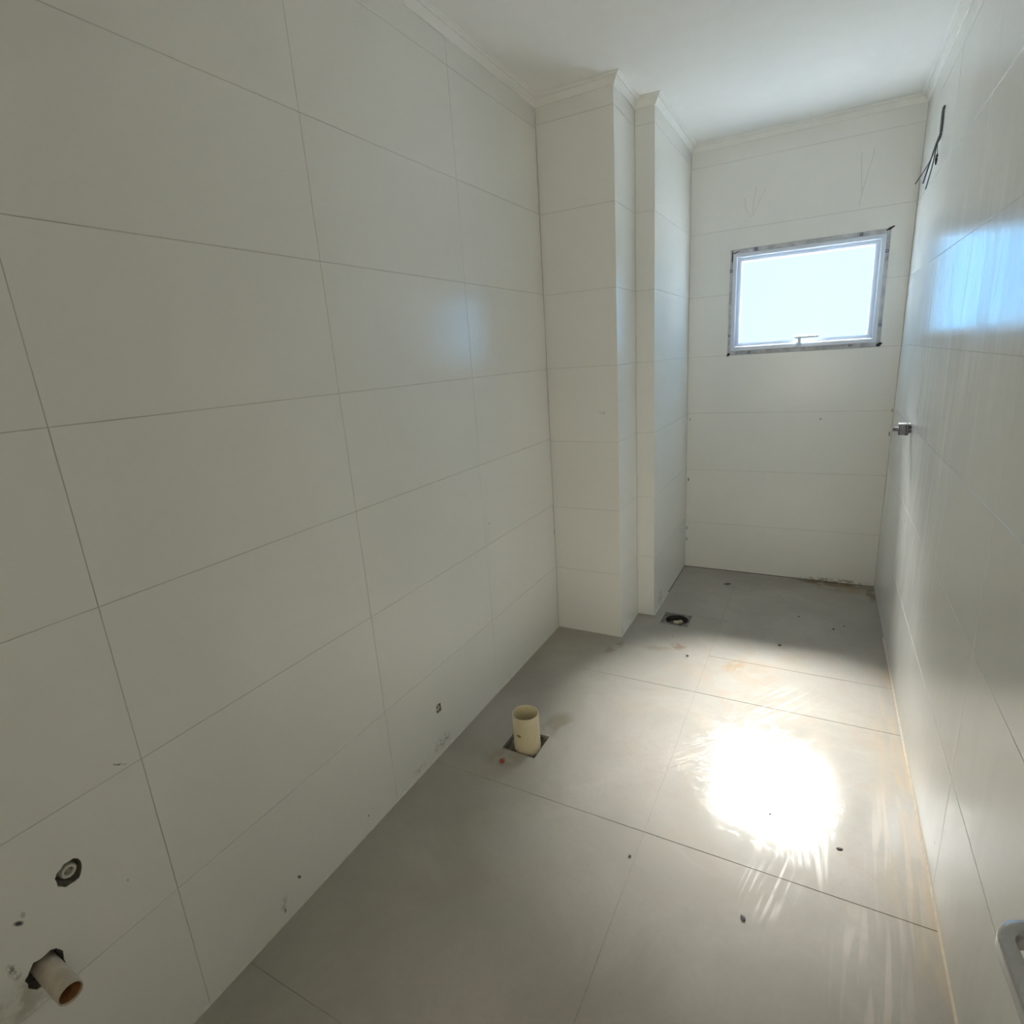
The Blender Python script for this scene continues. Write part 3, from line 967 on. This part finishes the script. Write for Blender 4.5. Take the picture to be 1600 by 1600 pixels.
# ------------------------------------------------------------------ open door against the right side, only its lever in view
LX, LE = 1.433, .551
door = box('door_1', (LX, Y0 + .035, .006), (LX + .036, LE, 2.10), M_LEAF, None, .002, (LX + .018, (Y0 + LE) / 2, .006))
tag(door, 'open door leaf at the right edge with a satin grey lever handle', 'door', None, 'structure')
hy, hz = .4935, 1.0
hd = empty('door_handle', (LX, hy, hz), door)
tag(hd, 'satin grey lever handle bent toward the viewer')
shade(from_bm('rosette', lathe([(.0255, 0), (.0255, .006), (.0235, .009), (0, .009)], (LX, hy, hz), (-1, 0, 0), 36), M_NICKEL, hd, (LX, hy, hz)))
R = .019
path = [(LX - .006, hy, hz), (LX - .020, hy, hz), (LX - .032, hy, hz)]
bx_, by_ = LX - .034, hy - R
for k in range(1, 9):
    a = math.pi / 2 * k / 8
    path.append((bx_ - R * math.sin(a), by_ + R * math.cos(a), hz))
for t in (.02, .04, .06, .08, .10, .108):
    path.append((bx_ - R + .0012 * t / .02, by_ - t, hz))
def sect(t):
    k = min(1, t / .55)
    return (.0090 - .0028 * k, .0095 - .0005 * k)
def lever():
    bm = bmesh.new()
    P = [Vector(p) for p in path]
    rg = []
    n = 20
    for i, p in enumerate(P):
        t = (P[min(i + 1, len(P) - 1)] - P[max(i - 1, 0)]).normalized()
        a = t.cross(Vector((0, 0, 1))).normalized()
        ra, rb = sect(i / (len(P) - 1))
        if i == len(P) - 1:
            ra, rb = ra * .8, rb * .8
        ring = []
        for k in range(n):
            an = 2 * math.pi * k / n
            ca, sa = math.cos(an), math.sin(an)
            e = (abs(ca) ** 7 + abs(sa) ** 7) ** (-1 / 7)
            ring.append(bm.verts.new(p + a * ra * ca * e + Vector((0, 0, 1)) * rb * sa * e))
        rg.append(ring)
    for q, w in zip(rg, rg[1:]):
        for k in range(n):
            bm.faces.new((q[k], q[(k + 1) % n], w[(k + 1) % n], w[k]))
    bm.faces.new(rg[0][::-1])
    bm.faces.new(rg[-1])
    return bm
shade(from_bm('lever', lever(), M_NICKEL, hd, (LX - .03, hy, hz)), 50)
shade(from_bm('keyhole_cover', lathe([(.0255, 0), (.0255, .006), (.0235, .009), (0, .009)], (LX, hy, hz - .085), (-1, 0, 0), 36), M_NICKEL, hd, (LX, hy, hz - .085)))

# ------------------------------------------------------------------ loose chips on the floor
def chip(x, y, s, mat, label, seed, flat=.45, name='floor_chip', group='loose chips and crumbs on the floor', stretch=1.0, turn=0.0):
    rnd = random.Random(seed)
    bm = bmesh.new()
    bmesh.ops.create_icosphere(bm, subdivisions=1, radius=1)
    for v in bm.verts:
        k = rnd.uniform(.65, 1.15)
        v.co = Vector((v.co.x * s * k * stretch, v.co.y * s * k, v.co.z * s * flat * k))
    bmesh.ops.rotate(bm, verts=bm.verts, matrix=Matrix.Rotation(turn, 3, 'Z'))
    lo = min(v.co.z for v in bm.verts)
    for v in bm.verts:
        v.co += Vector((x, y, -lo))
    o = from_bm(name, bm, mat, None, (x, y, 0))
    tag(o, label, 'debris', group)
chip(.244, 1.537, .012, M_BRICK, 'brick red chip on the floor in front of the upright pipe', 2, .5)
chip(.774, 3.549, .016, M_CRUMB, 'flat dark flake on the floor nearest the back wall', 3, .3, stretch=1.6, turn=.5)
chip(.724, 2.573, .008, M_CRUMB, 'dark crumb on the floor in front of the drain', 4)
chip(1.122, 2.838, .009, M_CRUMB, 'dark crumb in the middle of the floor right of the drain', 5)
chip(1.360, 3.112, .009, M_CRUMB, 'dark crumb by the right wall below the tap body', 6)
chip(1.195, 3.210, .008, M_CRUMB, 'dark crumb on the far floor between the drain and the right wall', 7)
chip(1.132, 1.270, .007, M_CRUMB, 'dark crumb lying alone in front of the white glare', 8, stretch=1.5, turn=-.6)
chip(.804, 1.333, .005, M_CRUMB, 'tiny dark crumb left of the long floor joint near the crossing', 10)
chip(1.167, 1.675, .004, M_CRUMB, 'tiny dark crumb at the near edge of the white glare', 11)
chip(1.362, 1.616, .006, M_CRUMB, 'small dark crumb right of the trowel strokes', 13, stretch=1.7, turn=.3)
chip(1.411, 3.170, .006, M_CRUMB, 'dark crumb closest to the right wall on the far floor', 14)
chip(.614, 2.742, .004, M_CRUMB, 'tiny dark crumb just below the drain', 15)
